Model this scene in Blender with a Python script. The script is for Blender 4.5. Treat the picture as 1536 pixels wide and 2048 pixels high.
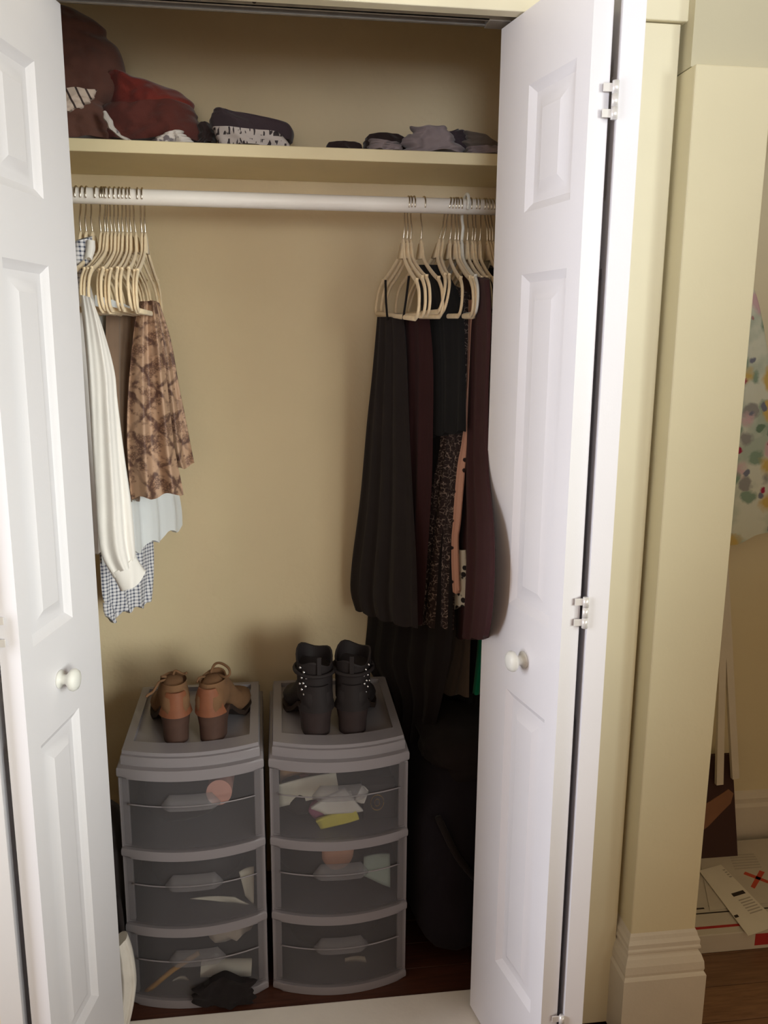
import bpy, bmesh, math, random
import numpy as np
from mathutils import Vector, Matrix, noise
for o in list(bpy.data.objects): bpy.data.objects.remove(o, do_unlink=True)
S = bpy.context.scene
COL = S.collection
PI = math.pi
random.seed(7)

# ------------------------------------------------------------------ camera
CAM_D, CAM_H, YAW, PITCH, ROLL, FPX = 1.5859, 1.4680, 0.1310, 0.1999, 0.0078, 1679.3
def axes():
    f = np.array([math.sin(YAW)*math.cos(PITCH), math.cos(YAW)*math.cos(PITCH), -math.sin(PITCH)])
    r = np.array([math.cos(YAW), -math.sin(YAW), 0.0]); u = np.cross(r, f)
    c, s = math.cos(ROLL), math.sin(ROLL)
    return c*r+s*u, -s*r+c*u, f
RV, UV, FV = axes()
CP = np.array([0, -CAM_D, CAM_H])
cam = bpy.data.objects.new('camera', bpy.data.cameras.new('camera')); COL.objects.link(cam)
m = Matrix.Identity(4)
for i in range(3):
    m[i][0], m[i][1], m[i][2], m[i][3] = RV[i], UV[i], -FV[i], CP[i]
cam.matrix_world = m
cam.data.sensor_fit = 'VERTICAL'; cam.data.sensor_height = 36.0; cam.data.lens = FPX/2048*36.0
cam.data.clip_start = 0.02
S.camera = cam

# ------------------------------------------------------------------ world, lights, exposure
S.view_settings.view_transform = 'Standard'; S.view_settings.look = 'None'
S.view_settings.gamma = 1; S.view_settings.use_curve_mapping = False
S.view_settings.exposure = 0.0
w = bpy.data.worlds.new('world'); S.world = w; w.use_nodes = True
bg = w.node_tree.nodes['Background']
bg.inputs[0].default_value = (1.0, 0.67, 0.42, 1); bg.inputs[1].default_value = 0.50

R0 = math.radians
def area(name, loc, target, size, power, col, spread=PI, sy=None):
    d = bpy.data.lights.new(name, 'AREA'); d.energy = power; d.color = col; d.size = size
    if sy: d.shape = 'RECTANGLE'; d.size_y = sy
    d.spread = spread
    o = bpy.data.objects.new(name, d); COL.objects.link(o); o.location = loc
    o.rotation_euler = (Vector(target)-Vector(loc)).to_track_quat('-Z', 'Y').to_euler()
    return o
area('fill_light', (0.1, -3.4, 1.75), (0.95, 0.0, 2.45), 0.8, 3.8, (0.88, 1.0, 1.12), R0(44), 0.8)  # added fill lamp, no window; narrow spread brightens only the upper right
area('fill_light', (-0.5, -3.8, 1.65), (-0.1, 0.0, 2.15), 1.2, 1.1, (1.0, 0.9, 0.78), R0(46), 1.2)  # added weak warm fill for shelf, rod and left door top
area('fill_light', (-2.1, -0.55, 1.25), (0.45, -0.15, 1.05), 0.9, 25.5, (0.93, 0.98, 1.06), R0(120), 1.5)  # added side fill for the right door face, no window there
area('fill_light', (2.1, -2.0, 1.7), (-0.4, -0.1, 1.45), 1.0, 8.2, (0.96, 1.03, 1.0), R0(60), 1.2)  # added fill lamp aimed at the left door face
area('fill_light', (1.3, -3.2, 1.5), (-0.4, 0.2, 0.95), 0.8, 2.7, (0.98, 1.03, 0.95), R0(36), 0.8)  # added low fill from the right, aimed into the closet

# ------------------------------------------------------------------ pixel rays (used to measure real positions on known planes)
def ray(px, py): return FV+RV*(px-768)/FPX+UV*(1024-py)/FPX
def atY(px, py, Y):
    d = ray(px, py); return CP+d*((Y-CP[1])/d[1])
def atZ(px, py, Z):
    d = ray(px, py); return CP+d*((Z-CP[2])/d[2])

# ------------------------------------------------------------------ materials
def lin(c):
    c = c/255.0
    return c/12.92 if c <= .04045 else ((c+.055)/1.055)**2.4
def rgb(r, g, b): return (lin(r), lin(g), lin(b), 1)
class NT:
    def __init__(s, name):
        s.m = bpy.data.materials.new(name); s.m.use_nodes = True
        s.t = s.m.node_tree; s.b = s.t.nodes['Principled BSDF']; s.out = s.t.nodes['Material Output']
    def n(s, typ, **k):
        nd = s.t.nodes.new(typ)
        for a, v in k.items(): setattr(nd, a, v)
        return nd
    def l(s, a, b): s.t.links.new(a, b)
    def v(s, x, inp):
        if hasattr(x, 'is_output'): s.l(x, inp)
        else: inp.default_value = x
    def math(s, op, a, b=0.0):
        nd = s.n('ShaderNodeMath', operation=op); s.v(a, nd.inputs[0]); s.v(b, nd.inputs[1]); return nd.outputs[0]
    def mix(s, f, a, b):
        nd = s.n('ShaderNodeMix', data_type='RGBA'); s.v(f, nd.inputs[0]); s.v(a, nd.inputs[6]); s.v(b, nd.inputs[7]); return nd.outputs[2]
    def noise(s, scale, co=None, detail=3, rough=.55):
        nd = s.n('ShaderNodeTexNoise'); nd.inputs['Scale'].default_value = scale
        nd.inputs['Detail'].default_value = detail; nd.inputs['Roughness'].default_value = rough
        if co is not None: s.l(co, nd.inputs['Vector'])
        return nd
    def vor(s, scale, co=None, feature='F1', rnd=1.0):
        nd = s.n('ShaderNodeTexVoronoi', feature=feature); nd.inputs['Scale'].default_value = scale
        nd.inputs['Randomness'].default_value = rnd
        if co is not None: s.l(co, nd.inputs['Vector'])
        return nd
    def co(s, kind='Object'):
        return s.n('ShaderNodeTexCoord').outputs[kind]
    def bump(s, h, strength=.2, dist=.002):
        nd = s.n('ShaderNodeBump'); nd.inputs['Strength'].default_value = strength; nd.inputs['Distance'].default_value = dist
        s.l(h, nd.inputs['Height']); s.l(nd.outputs[0], s.b.inputs['Normal'])
    def step(s, x, a, b):
        nd = s.n('ShaderNodeMapRange'); s.v(x, nd.inputs[0]); nd.inputs[1].default_value = a; nd.inputs[2].default_value = b
        return nd.outputs[0]
def mat(name, c, rough=.6, var=.08, vscale=12, bump=0.0, bscale=200, metal=0.0, c2=None, sheen=0.0, spec=.3):
    k = NT(name); co = k.co()
    nz = k.noise(vscale, co)
    a = c; b = c2 if c2 else tuple([x*(1-2*var) for x in c[:3]]+[1])
    k.l(k.mix(k.step(nz.outputs[0], .3, .7), a, b), k.b.inputs['Base Color'])
    k.b.inputs['Roughness'].default_value = rough; k.b.inputs['Metallic'].default_value = metal
    k.b.inputs['Specular IOR Level'].default_value = spec
    if sheen: k.b.inputs['Sheen Weight'].default_value = sheen
    if bump: k.bump(k.noise(bscale, co, 2).outputs[0], bump)
    return k.m
M = {}
CREAM = rgb(231, 221, 188)
M['wall'] = mat('cream_wall_paint', CREAM, .75, .03, 3, .25, 60)
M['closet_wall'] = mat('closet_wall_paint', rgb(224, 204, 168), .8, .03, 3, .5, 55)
M['trim'] = mat('cream_trim_paint', rgb(243, 235, 206), .5, .02, 5, .08, 90)
M['plinth'] = mat('white_plinth_paint', rgb(226, 219, 205), .5, .04, 8, .15, 120)
M['sill'] = mat('sill_paint', rgb(250, 244, 236), .5, .03, 10, .2, 80)
M['door'] = mat('door_white_paint', rgb(238, 236, 241), .42, .015, 4, .06, 300)
M['door_edge'] = mat('door_edge_paint', rgb(238, 230, 214), .5, .03, 6, .1, 100)
M['shaded_wall'] = mat('shaded_wall_paint', rgb(208, 200, 172), .8, .03, 3, .25, 60)  # wall paint darkened to stand in for shade above the pilaster
M['ceiling'] = mat('ceiling_paint', rgb(225, 218, 200), .8, .02)
M['rod'] = mat('white_rod', rgb(252, 246, 240), .35, .02)
M['shelf'] = mat('shelf_paint', rgb(246, 230, 188), .55, .03, 6)
M['track'] = mat('galvanised_track', rgb(175, 170, 165), .45, .1, 30, metal=.6)
M['chrome'] = mat('chrome_wire', rgb(215, 205, 190), .22, .02, metal=1.0)
M['hinge'] = mat('white_hinge', rgb(235, 232, 230), .3, .02, metal=.3)
M['dark_wire'] = mat('screw_metal', rgb(90, 85, 80), .4, .1, metal=.8)
M['velvet'] = mat('cream_velvet', rgb(244, 222, 186), .9, .06, 60, .2, 900, sheen=.3)
M['white_plastic'] = mat('white_plastic', rgb(235, 235, 230), .35, .01)
M['brown_floor'] = mat('brown_floor', rgb(74, 38, 24), .45, .15, 20, c2=rgb(52, 26, 18))
def wood(name, a, b, rough=.45):
    k = NT(name); co = k.co(); mp = k.n('ShaderNodeMapping'); mp.inputs['Scale'].default_value = (3, 40, 10); k.l(co, mp.inputs[0])
    nz = k.noise(3, mp.outputs[0], 5, .6); inf = k.n('ShaderNodeObjectInfo')
    c = k.mix(k.step(nz.outputs[0], .3, .7), a, b)
    hsv = k.n('ShaderNodeHueSaturation'); k.l(c, hsv.inputs['Color']); k.l(k.math('ADD', k.math('MULTIPLY', inf.outputs['Random'], .3), .85), hsv.inputs['Value'])
    k.l(hsv.outputs[0], k.b.inputs['Base Color']); k.b.inputs['Roughness'].default_value = rough
    k.bump(nz.outputs[0], .1)
    return k.m
M['plank'] = wood('brown_plank', rgb(136, 100, 72), rgb(108, 76, 52))
M['dark_plank'] = wood('dark_brown_plank', rgb(84, 48, 34), rgb(60, 32, 22))
def cloth_mat(name, c, rough=.9, var=.06, weave=900, bump=.15, sheen=.25, c2=None, vs=14):
    return mat(name, c, rough, var, vs, bump, weave, c2=c2, sheen=sheen, spec=.15)
M['black'] = cloth_mat('black_cloth', rgb(34, 29, 30), sheen=.05)
M['black2'] = cloth_mat('charcoal_black_cloth', rgb(44, 38, 38), sheen=.05)
M['softblack'] = cloth_mat('soft_black_knit', rgb(36, 36, 38), sheen=.05)
M['plum'] = cloth_mat('plum_cloth', rgb(60, 36, 38), sheen=.05)
M['burgundy'] = cloth_mat('burgundy_cloth', rgb(68, 38, 42), sheen=.05)
M['navy'] = cloth_mat('navy_bag_cloth', rgb(29, 26, 33), sheen=.02)
M['white_cloth'] = cloth_mat('white_cloth', rgb(240, 236, 232), var=.02)
M['sheer'] = cloth_mat('sheer_white_cloth', rgb(226, 228, 230), var=.02)
M['taupe'] = cloth_mat('taupe_cloth', rgb(134, 110, 92), var=.08)
M['grey_cloth'] = cloth_mat('grey_cloth', rgb(120, 108, 100))
M['teal'] = cloth_mat('teal_cloth', rgb(30, 150, 116))
M['brown_knit'] = cloth_mat('brown_knit', rgb(112, 76, 66), weave=400, bump=.4, c2=rgb(94, 62, 54))
M['dark_brown'] = cloth_mat('dark_brown_knit', rgb(106, 72, 62), weave=400, bump=.4)
M['rust'] = cloth_mat('rust_knit', rgb(136, 56, 46), weave=300, bump=.4, c2=rgb(110, 44, 40))
M['maroon'] = cloth_mat('maroon_knit', rgb(98, 52, 46), weave=300, bump=.4)
M['charcoal'] = cloth_mat('charcoal_knit', rgb(72, 60, 66), weave=500, bump=.3)
M['lilac_grey'] = cloth_mat('lilac_grey_cloth', rgb(150, 136, 138))
M['shelf_black'] = cloth_mat('faded_black_cloth', rgb(54, 42, 42))
M['offwhite'] = cloth_mat('offwhite_cloth', rgb(222, 206, 192))
M['tan_leather'] = mat('tan_leather', rgb(130, 80, 56), .5, .1, 30, .1, 400)
M['tan_suede'] = mat('tan_suede', rgb(118, 86, 60), .9, .1, 30, .2, 500)
M['heel'] = mat('stacked_heel', rgb(80, 58, 50), .55, .1, 30)
M['heel_dark'] = mat('dark_heel', rgb(56, 46, 46), .5, .1, 30)
M['sole'] = mat('dark_sole', rgb(50, 38, 32), .6, .1)
M['black_leather'] = mat('black_suede', rgb(36, 30, 31), .7, .08, 30, .1, 500)
M['stud'] = mat('silver_stud', rgb(210, 210, 215), .25, .02, metal=1.0)
M['brass'] = mat('brass', rgb(200, 160, 90), .3, .05, metal=1.0)
M['paper'] = mat('white_paper', rgb(232, 226, 212), .8, .03)
M['paper_grey'] = mat('grey_card', rgb(206, 198, 184), .8, .04)
M['ink'] = mat('dark_ink', rgb(60, 52, 48), .8, .05)
M['ink_grey'] = mat('grey_ink', rgb(186, 178, 166), .8, .05)
M['red'] = mat('red_ink', rgb(176, 50, 48), .7, .05)
M['orange_red'] = mat('red_marker', rgb(205, 84, 60), .7, .05)
M['pink'] = mat('peach_card', rgb(240, 176, 160), .6, .05)
M['peach'] = mat('peach_soft', rgb(236, 176, 146), .7, .05)
M['beige_box'] = mat('beige_box', rgb(206, 160, 122), .7, .05)
M['yellow'] = mat('yellow_cloth', rgb(226, 214, 92), .8, .05)
M['mauve'] = mat('mauve_cloth', rgb(166, 96, 128), .8, .05)
M['ochre'] = mat('ochre_wood', rgb(206, 152, 70), .6, .06)
M['mint'] = mat('mint_paper', rgb(196, 214, 206), .7, .05)
M['black_card'] = mat('black_card', rgb(38, 34, 36), .6, .05)
M['inner_dark'] = cloth_mat('dark_folded_cloth', rgb(44, 38, 38), sheen=.05)
M['white_bag'] = mat('white_bag', rgb(228, 222, 214), .45, .03, 20, .3, 60)

def plastic():
    k = NT('frosted_grey_plastic'); k.b.inputs['Base Color'].default_value = rgb(134, 128, 132); k.b.inputs['Roughness'].default_value = .38
    return k.m
M['cart'] = plastic()
def clear(name, fac, tint):
    k = NT(name); k.b.inputs['Base Color'].default_value = tint; k.b.inputs['Roughness'].default_value = .3
    tr = k.n('ShaderNodeBsdfTransparent'); tr.inputs[0].default_value = (.93, .93, .93, 1)
    mx = k.n('ShaderNodeMixShader'); mx.inputs[0].default_value = fac
    k.l(tr.outputs[0], mx.inputs[1]); k.l(k.b.outputs[0], mx.inputs[2]); k.l(mx.outputs[0], k.out.inputs[0])
    return k.m
M['clear'] = clear('clear_drawer_plastic', .17, rgb(136, 132, 136))
M['handle'] = clear('handle_plastic', .30, rgb(150, 146, 150))
M['cart_side'] = clear('translucent_cart_plastic', .62, rgb(124, 118, 122))

def uvco(k): return k.n('ShaderNodeUVMap').outputs[0]
def sep(k, v):
    s = k.n('ShaderNodeSeparateXYZ'); k.l(v, s.inputs[0]); return s.outputs[0], s.outputs[1]
def gingham(name, pitch, light, dark):
    k = NT(name); x, y = sep(k, uvco(k))
    def st(a): return k.math('GREATER_THAN', k.math('FRACT', k.math('DIVIDE', a, pitch)), .62)
    f = k.math('MULTIPLY', k.math('ADD', st(x), st(y)), .5)
    k.l(k.mix(f, light, dark), k.b.inputs['Base Color']); k.b.inputs['Roughness'].default_value = .9
    return k.m
M['gingham'] = gingham('blue_gingham', .0085, rgb(226, 224, 228), rgb(66, 72, 96))
def snake():
    k = NT('snakeskin_print'); uv = uvco(k); x, y = sep(k, uv)
    nz = k.noise(34, uv, 3); d = k.math('MULTIPLY', k.math('SUBTRACT', nz.outputs[0], .5), 1.9)
    a = k.math('MULTIPLY', x, 2*PI/.062); b = k.math('MULTIPLY', y, PI/.085)
    dia = k.math('ADD', k.math('ABSOLUTE', k.math('ADD', k.math('SINE', k.math('ADD', k.math('MULTIPLY', a, .5), b)), d)), 0)
    dib = k.math('ABSOLUTE', k.math('ADD', k.math('SINE', k.math('SUBTRACT', k.math('MULTIPLY', a, .5), b)), d))
    mn = k.math('MINIMUM', dia, dib)
    edge = k.step(mn, .34, .12)
    inner = k.step(k.math('MINIMUM', dia, dib), .55, .8)
    vo = k.vor(200, uv, 'DISTANCE_TO_EDGE'); scale = k.step(vo.outputs[0], .16, .03)
    nz2 = k.noise(30, uv, 3)
    patch = k.step(nz2.outputs[0], .48, .56)
    base = k.mix(patch, rgb(184, 150, 124), rgb(154, 120, 98))
    c = k.mix(k.math('MULTIPLY', scale, k.math('MULTIPLY', patch, .75)), base, rgb(84, 58, 50))
    sp = k.vor(75, uv); spot = k.math('MULTIPLY', k.step(sp.outputs[0], .26, .2), inner)
    c = k.mix(k.math('MULTIPLY', spot, .8), c, rgb(104, 74, 62))
    c = k.mix(k.math('MULTIPLY', edge, k.math('ADD', k.math('MULTIPLY', k.step(nz2.outputs[0], .4, .5), .6), .3)), c, rgb(90, 62, 54))
    k.l(c, k.b.inputs['Base Color']); k.b.inputs['Roughness'].default_value = .6
    return k.m
M['snake'] = snake()
def squiggle():
    k = NT('black_floral_print'); uv = uvco(k)
    nz = k.noise(60, uv, 2); mp = k.n('ShaderNodeVectorMath', operation='MULTIPLY_ADD')
    k.l(nz.outputs['Color'], mp.inputs[0]); mp.inputs[1].default_value = (.012, .012, 0); k.l(uv, mp.inputs[2])
    e = k.vor(105, mp.outputs[0], 'DISTANCE_TO_EDGE'); l1 = k.step(e.outputs[0], .075, .02)
    e2 = k.vor(120, mp.outputs[0]); l2 = k.step(e2.outputs[0], .3, .2)
    msk = k.step(k.noise(95, uv, 2).outputs[0], .42, .6)
    f = k.math('MULTIPLY', k.math('MAXIMUM', l1, k.math('MULTIPLY', l2, .35)), msk)
    c = k.mix(f, rgb(46, 34, 34), rgb(160, 142, 132))
    k.l(c, k.b.inputs['Base Color']); k.b.inputs['Roughness'].default_value = .9
    return k.m
M['squiggle'] = squiggle()
def dots(name, base, dot, scale, r):
    k = NT(name); uv = uvco(k); v = k.vor(scale, uv, rnd=.6)
    k.l(k.mix(k.step(v.outputs[0], r, r*.8), base, dot), k.b.inputs['Base Color']); k.b.inputs['Roughness'].default_value = .9
    return k.m
M['pinkdots'] = dots('pink_dotted_print', rgb(214, 164, 142), rgb(40, 30, 32), 44, .24)
M['bwprint'] = dots('black_white_print', rgb(206, 200, 184), rgb(30, 26, 28), 60, .42)
def floral():
    k = NT('floral_print'); co = k.co('Object')
    nz = k.noise(9, co, 3); base = k.mix(k.step(nz.outputs[0], .42, .58), rgb(216, 220, 204), rgb(178, 192, 176))
    dn = k.noise(30, co, 3); w_ = k.n('ShaderNodeVectorMath', operation='MULTIPLY_ADD'); k.l(dn.outputs['Color'], w_.inputs[0]); w_.inputs[1].default_value = (.03, .03, .03); k.l(co, w_.inputs[2])
    def layer(c, scale, r, ramp, off):
        ad = k.n('ShaderNodeVectorMath', operation='ADD'); k.l(w_.outputs[0], ad.inputs[0]); ad.inputs[1].default_value = off
        v = k.vor(scale, ad.outputs[0]); s = k.n('ShaderNodeSeparateXYZ'); k.l(v.outputs['Color'], s.inputs[0])
        cr = k.n('ShaderNodeValToRGB'); cr.color_ramp.interpolation = 'CONSTANT'
        for i, (p, q) in enumerate(ramp):
            el = cr.color_ramp.elements[i] if i < 2 else cr.color_ramp.elements.new(p)
            el.position = p; el.color = q
        k.l(s.outputs[0], cr.inputs[0])
        keep = k.math('GREATER_THAN', s.outputs[1], .25)
        return k.mix(k.math('MULTIPLY', k.step(v.outputs[0], r, r*.72), keep), c, cr.outputs[0])
    c = layer(base, 16, .42, [(0, rgb(136, 160, 140)), (.4, rgb(160, 178, 160)), (.75, rgb(150, 150, 146))], (3, 1, 2))
    c = layer(c, 11, .46, [(0, rgb(214, 140, 130)), (.3, rgb(206, 178, 104)), (.55, rgb(212, 178, 184)), (.8, rgb(176, 70, 96))], (0, 0, 0))
    c = layer(c, 24, .3, [(0, rgb(160, 44, 76)), (.3, rgb(112, 136, 116)), (.7, rgb(120, 124, 140))], (7, 5, 1))
    k.l(c, k.b.inputs['Base Color']); k.b.inputs['Roughness'].default_value = .9
    return k.m
M['floral'] = floral()
def stripes(name, a, b, pitch):
    k = NT(name); x, y = sep(k, uvco(k))
    f = k.math('GREATER_THAN', k.math('FRACT', k.math('DIVIDE', k.math('ADD', x, k.math('MULTIPLY', y, .5)), pitch)), .78)
    k.l(k.mix(f, a, b), k.b.inputs['Base Color']); k.b.inputs['Roughness'].default_value = .9
    return k.m
M['stripe'] = stripes('striped_white_cloth', rgb(216, 196, 182), rgb(70, 56, 54), .02)
def blotch(name, a, b, scale, lo, hi):
    k = NT(name); uv = uvco(k); nz = k.noise(scale, uv, 3)
    k.l(k.mix(k.step(nz.outputs[0], lo, hi), a, b), k.b.inputs['Base Color']); k.b.inputs['Roughness'].default_value = .9
    return k.m
M['grey_floral'] = blotch('white_grey_floral', rgb(214, 206, 200), rgb(120, 112, 116), 45, .54, .6)
def letters():
    k = NT('black_letter_print'); uv = uvco(k); x, y = sep(k, uv)
    mp = k.n('ShaderNodeMapping'); mp.inputs['Scale'].default_value = (130, 45, 1); k.l(uv, mp.inputs[0])
    nz = k.noise(1, mp.outputs[0], 1); row = k.math('GREATER_THAN', k.math('FRACT', k.math('DIVIDE', y, .022)), .35)
    k.l(k.mix(k.math('MULTIPLY', k.step(nz.outputs[0], .55, .58), row), rgb(206, 196, 192), rgb(64, 56, 60)), k.b.inputs['Base Color']); k.b.inputs['Roughness'].default_value = .9
    return k.m
M['letterprint'] = letters()
M['paint_dark'] = blotch('dark_picture', rgb(58, 36, 34), rgb(76, 50, 46), 6, .45, .6)

# ------------------------------------------------------------------ mesh helpers
def link(name, me, mt, parent=None, loc=None, smooth=False):
    o = bpy.data.objects.new(name, me); COL.objects.link(o)
    if mt: me.materials.append(M[mt] if isinstance(mt, str) else mt)
    if parent: o.parent = parent
    if loc is not None: o.location = loc
    if smooth:
        for p in me.polygons: p.use_smooth = True
    return o
def from_bm(name, bm, mt, parent=None, smooth=False, loc=None):
    bmesh.ops.recalc_face_normals(bm, faces=bm.faces[:])
    me = bpy.data.meshes.new(name); bm.to_mesh(me); bm.free()
    return link(name, me, mt, parent, loc, smooth)
def auto(o, deg=35):
    me = o.data
    for p in me.polygons: p.use_smooth = True
    me.set_sharp_from_angle(angle=math.radians(deg))
    return o
def bm_box(bm, x0, x1, y0, y1, z0, z1, bev=0):
    vs = [bm.verts.new(p) for p in ((x0,y0,z0),(x1,y0,z0),(x1,y1,z0),(x0,y1,z0),(x0,y0,z1),(x1,y0,z1),(x1,y1,z1),(x0,y1,z1))]
    fs = [bm.faces.new([vs[i] for i in f]) for f in ((3,2,1,0),(4,5,6,7),(0,1,5,4),(1,2,6,5),(2,3,7,6),(3,0,4,7))]
    if bev:
        es = list({e for f in fs for e in f.edges})
        bmesh.ops.bevel(bm, geom=es, offset=bev, segments=2, affect='EDGES', profile=.5)
def box(name, x0, x1, y0, y1, z0, z1, mt, parent=None, bev=0, kind=None):
    bm = bmesh.new(); bm_box(bm, x0, x1, y0, y1, z0, z1, bev)
    o = from_bm(name, bm, mt, parent)
    if kind: o['kind'] = kind
    return o
def struct(name, *a, **k):
    o = box(name, *a, **k); o['kind'] = 'structure'; return o
def bm_extrude(bm, outline, z0, z1):
    lo = [bm.verts.new((x, y, z0)) for x, y in outline]; hi = [bm.verts.new((x, y, z1)) for x, y in outline]
    n = len(outline); bm.faces.new(lo[::-1]); bm.faces.new(hi)
    for i in range(n): bm.faces.new((lo[i], lo[(i+1) % n], hi[(i+1) % n], hi[i]))
def bm_tube(bm, pts, r, seg=8, flat=None, cap=True):
    """tube along pts; r number or list; flat=(ra, rb, normal) gives an elliptic section with rb along normal"""
    pts = [Vector(p) for p in pts]; n = len(pts); rings = []; prev = None
    for i, p in enumerate(pts):
        t = (pts[min(i+1, n-1)]-pts[max(i-1, 0)]).normalized()
        if flat:
            b = Vector(flat[2]); a = t.cross(b).normalized(); b = a.cross(t).normalized(); ra, rb = flat[0], flat[1]
        else:
            if prev is None: a = t.orthogonal().normalized()
            else: a = (prev-t*prev.dot(t)).normalized()
            prev = a; b = t.cross(a); ra = rb = (r[i] if isinstance(r, (list, tuple)) else r)
        rings.append([bm.verts.new(p+a*ra*math.cos(2*PI*k/seg)+b*rb*math.sin(2*PI*k/seg)) for k in range(seg)])
    for i in range(n-1):
        for k in range(seg):
            bm.faces.new((rings[i][k], rings[i][(k+1) % seg], rings[i+1][(k+1) % seg], rings[i+1][k]))
    if cap: bm.faces.new(rings[0][::-1]); bm.faces.new(rings[-1])
def tube(name, pts, r, mt, parent=None, seg=8, flat=None):
    bm = bmesh.new(); bm_tube(bm, pts, r, seg, flat); return from_bm(name, bm, mt, parent, True)
def bm_loft(bm, rings, cap=True):
    vs = [[bm.verts.new(p) for p in r] for r in rings]; n = len(vs[0])
    for i in range(len(vs)-1):
        for k in range(n): bm.faces.new((vs[i][k], vs[i][(k+1) % n], vs[i+1][(k+1) % n], vs[i+1][k]))
    if cap: bm.faces.new(vs[0][::-1]); bm.faces.new(vs[-1])
def smoothpath(pts, k=6):
    pts = [Vector(p) for p in pts]; out = []
    for i in range(len(pts)-1):
        p0, p1, p2, p3 = pts[max(i-1, 0)], pts[i], pts[i+1], pts[min(i+2, len(pts)-1)]
        for j in range(k):
            t = j/k
            out.append(.5*((2*p1)+(p2-p0)*t+(2*p0-5*p1+4*p2-p3)*t*t+(3*p1-p0-3*p2+p3)*t**3))
    out.append(pts[-1]); return out
def empty(name, loc=(0, 0, 0), rz=0):
    o = bpy.data.objects.new(name, None); o.empty_display_size = .05; COL.objects.link(o); o.location = loc; o.rotation_euler = (0, 0, rz); return o
def tag(o, label, cat, group=None):
    o['label'] = label; o['category'] = cat
    if group: o['group'] = group
    return o

def cloth(name, L, Rr, base, ang, th, mt, parent=None, folds=4, amp=.006, nu=36, nv=44, seed=0, puff=.5, side=-1, hem=.004, crumple=0.0, bulge=0.0, jag=0.0, fine=.35):
    """Hanging or heaped cloth as a closed, folded volume. L / Rr: edge points (top to bottom) measured on the vertical
    plane through base (x, y) whose horizontal direction is at angle ang; th half thickness; side picks the facing normal."""
    d2 = np.array([math.cos(ang), math.sin(ang)]); n2 = np.array([-d2[1], d2[0]])
    if n2 @ (CP[:2]-np.array(base)) < 0: n2 = -n2
    def onplane(px, py):
        d = ray(px, py); k = ((np.array(base)-CP[:2]) @ n2)/(d[:2] @ n2); p = CP+d*k
        return (p[:2]-np.array(base)) @ d2, p[2]
    Ls = [onplane(*p) for p in L]; Rs = [onplane(*p) for p in Rr]
    def samp(P, t):
        q = [Vector((a, b, 0)) for a, b in P]
        if len(q) > 2: q = smoothpath(q, 5)
        acc = [0]
        for i in range(len(q)-1): acc.append(acc[-1]+(q[i+1]-q[i]).length)
        x = t*acc[-1]
        for i in range(len(q)-1):
            if x <= acc[i+1] or i == len(q)-2:
                f = (x-acc[i])/max(acc[i+1]-acc[i], 1e-9); return q[i].lerp(q[i+1], min(max(f, 0), 1))
    rnd = random.Random(seed*13+5); ph = [rnd.random()*6.28 for _ in range(6)]
    bm = bmesh.new(); uvl = bm.loops.layers.uv.new('UVMap'); F = []; B = []; UVs = {}
    so = Vector((rnd.random()*50, rnd.random()*50, rnd.random()*50))
    for j in range(nv+1):
        v = j/nv; a = samp(Ls, v); b = samp(Rs, v); fr = []; br = []
        if jag:
            for q_, w_ in ((a, 3.3), (b, 9.1)):
                q_.x += jag*noise.noise(Vector((w_, v*6, seed*2.7)))
        for i in range(nu+1):
            u = i/nu; p = a.lerp(b, u)
            env = (max(0.0, 1-(2*u-1)**2))**puff
            wv = folds*2*PI*u+ph[0]+.9*math.sin(3*v+ph[1])
            A = amp*(.35+.65*v)*env**.5
            f = A*(math.sin(wv)+fine*math.sin(2.3*wv+ph[2]+2*v))
            if crumple:
                q = Vector((p.x*14, p.y*14, 0))+so
                f += crumple*(noise.noise(q)+.5*noise.noise(q*2.3)+.3*noise.noise(q*5.1))*env**.5
            tv = 1.0
            if bulge: tv = (max(0.0, 1-(2*v-1)**2))**bulge
            z = p.y
            if jag: z += jag*1.3*(1-v)*(noise.noise(Vector((p.x*13, seed*3.1, .5)))+.45*noise.noise(Vector((p.x*32, seed*1.1, 4))))
            if j == nv: z += hem*math.sin(wv+1)
            off = th*env*tv+f*tv**.5
            w0 = np.array(base)+d2*p.x
            fx = w0+n2*off; bx = w0-n2*(th*env*tv-f*.4)
            vf = bm.verts.new((fx[0], fx[1], z)); fr.append(vf); UVs[vf] = (p.x, p.y)
            if 0 < i < nu:
                vb = bm.verts.new((bx[0], bx[1], z)); UVs[vb] = (p.x+.37, p.y)
            else: vb = vf
            br.append(vb)
        F.append(fr); B.append(br)
    def face(vs):
        q = []
        for x in vs:
            if x not in q: q.append(x)
        if len(q) > 2:
            try: f = bm.faces.new(q)
            except ValueError: return
            for lp in f.loops: lp[uvl].uv = UVs[lp.vert]
    for j in range(nv):
        for i in range(nu):
            face((F[j][i], F[j][i+1], F[j+1][i+1], F[j+1][i])); face((B[j+1][i], B[j+1][i+1], B[j][i+1], B[j][i]))
    for i in range(nu):
        face((F[nv][i], F[nv][i+1], B[nv][i+1], B[nv][i])); face((B[0][i], B[0][i+1], F[0][i+1], F[0][i]))
    return auto(from_bm(name, bm, mt, parent), 70)
R_ = math.radians

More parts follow.
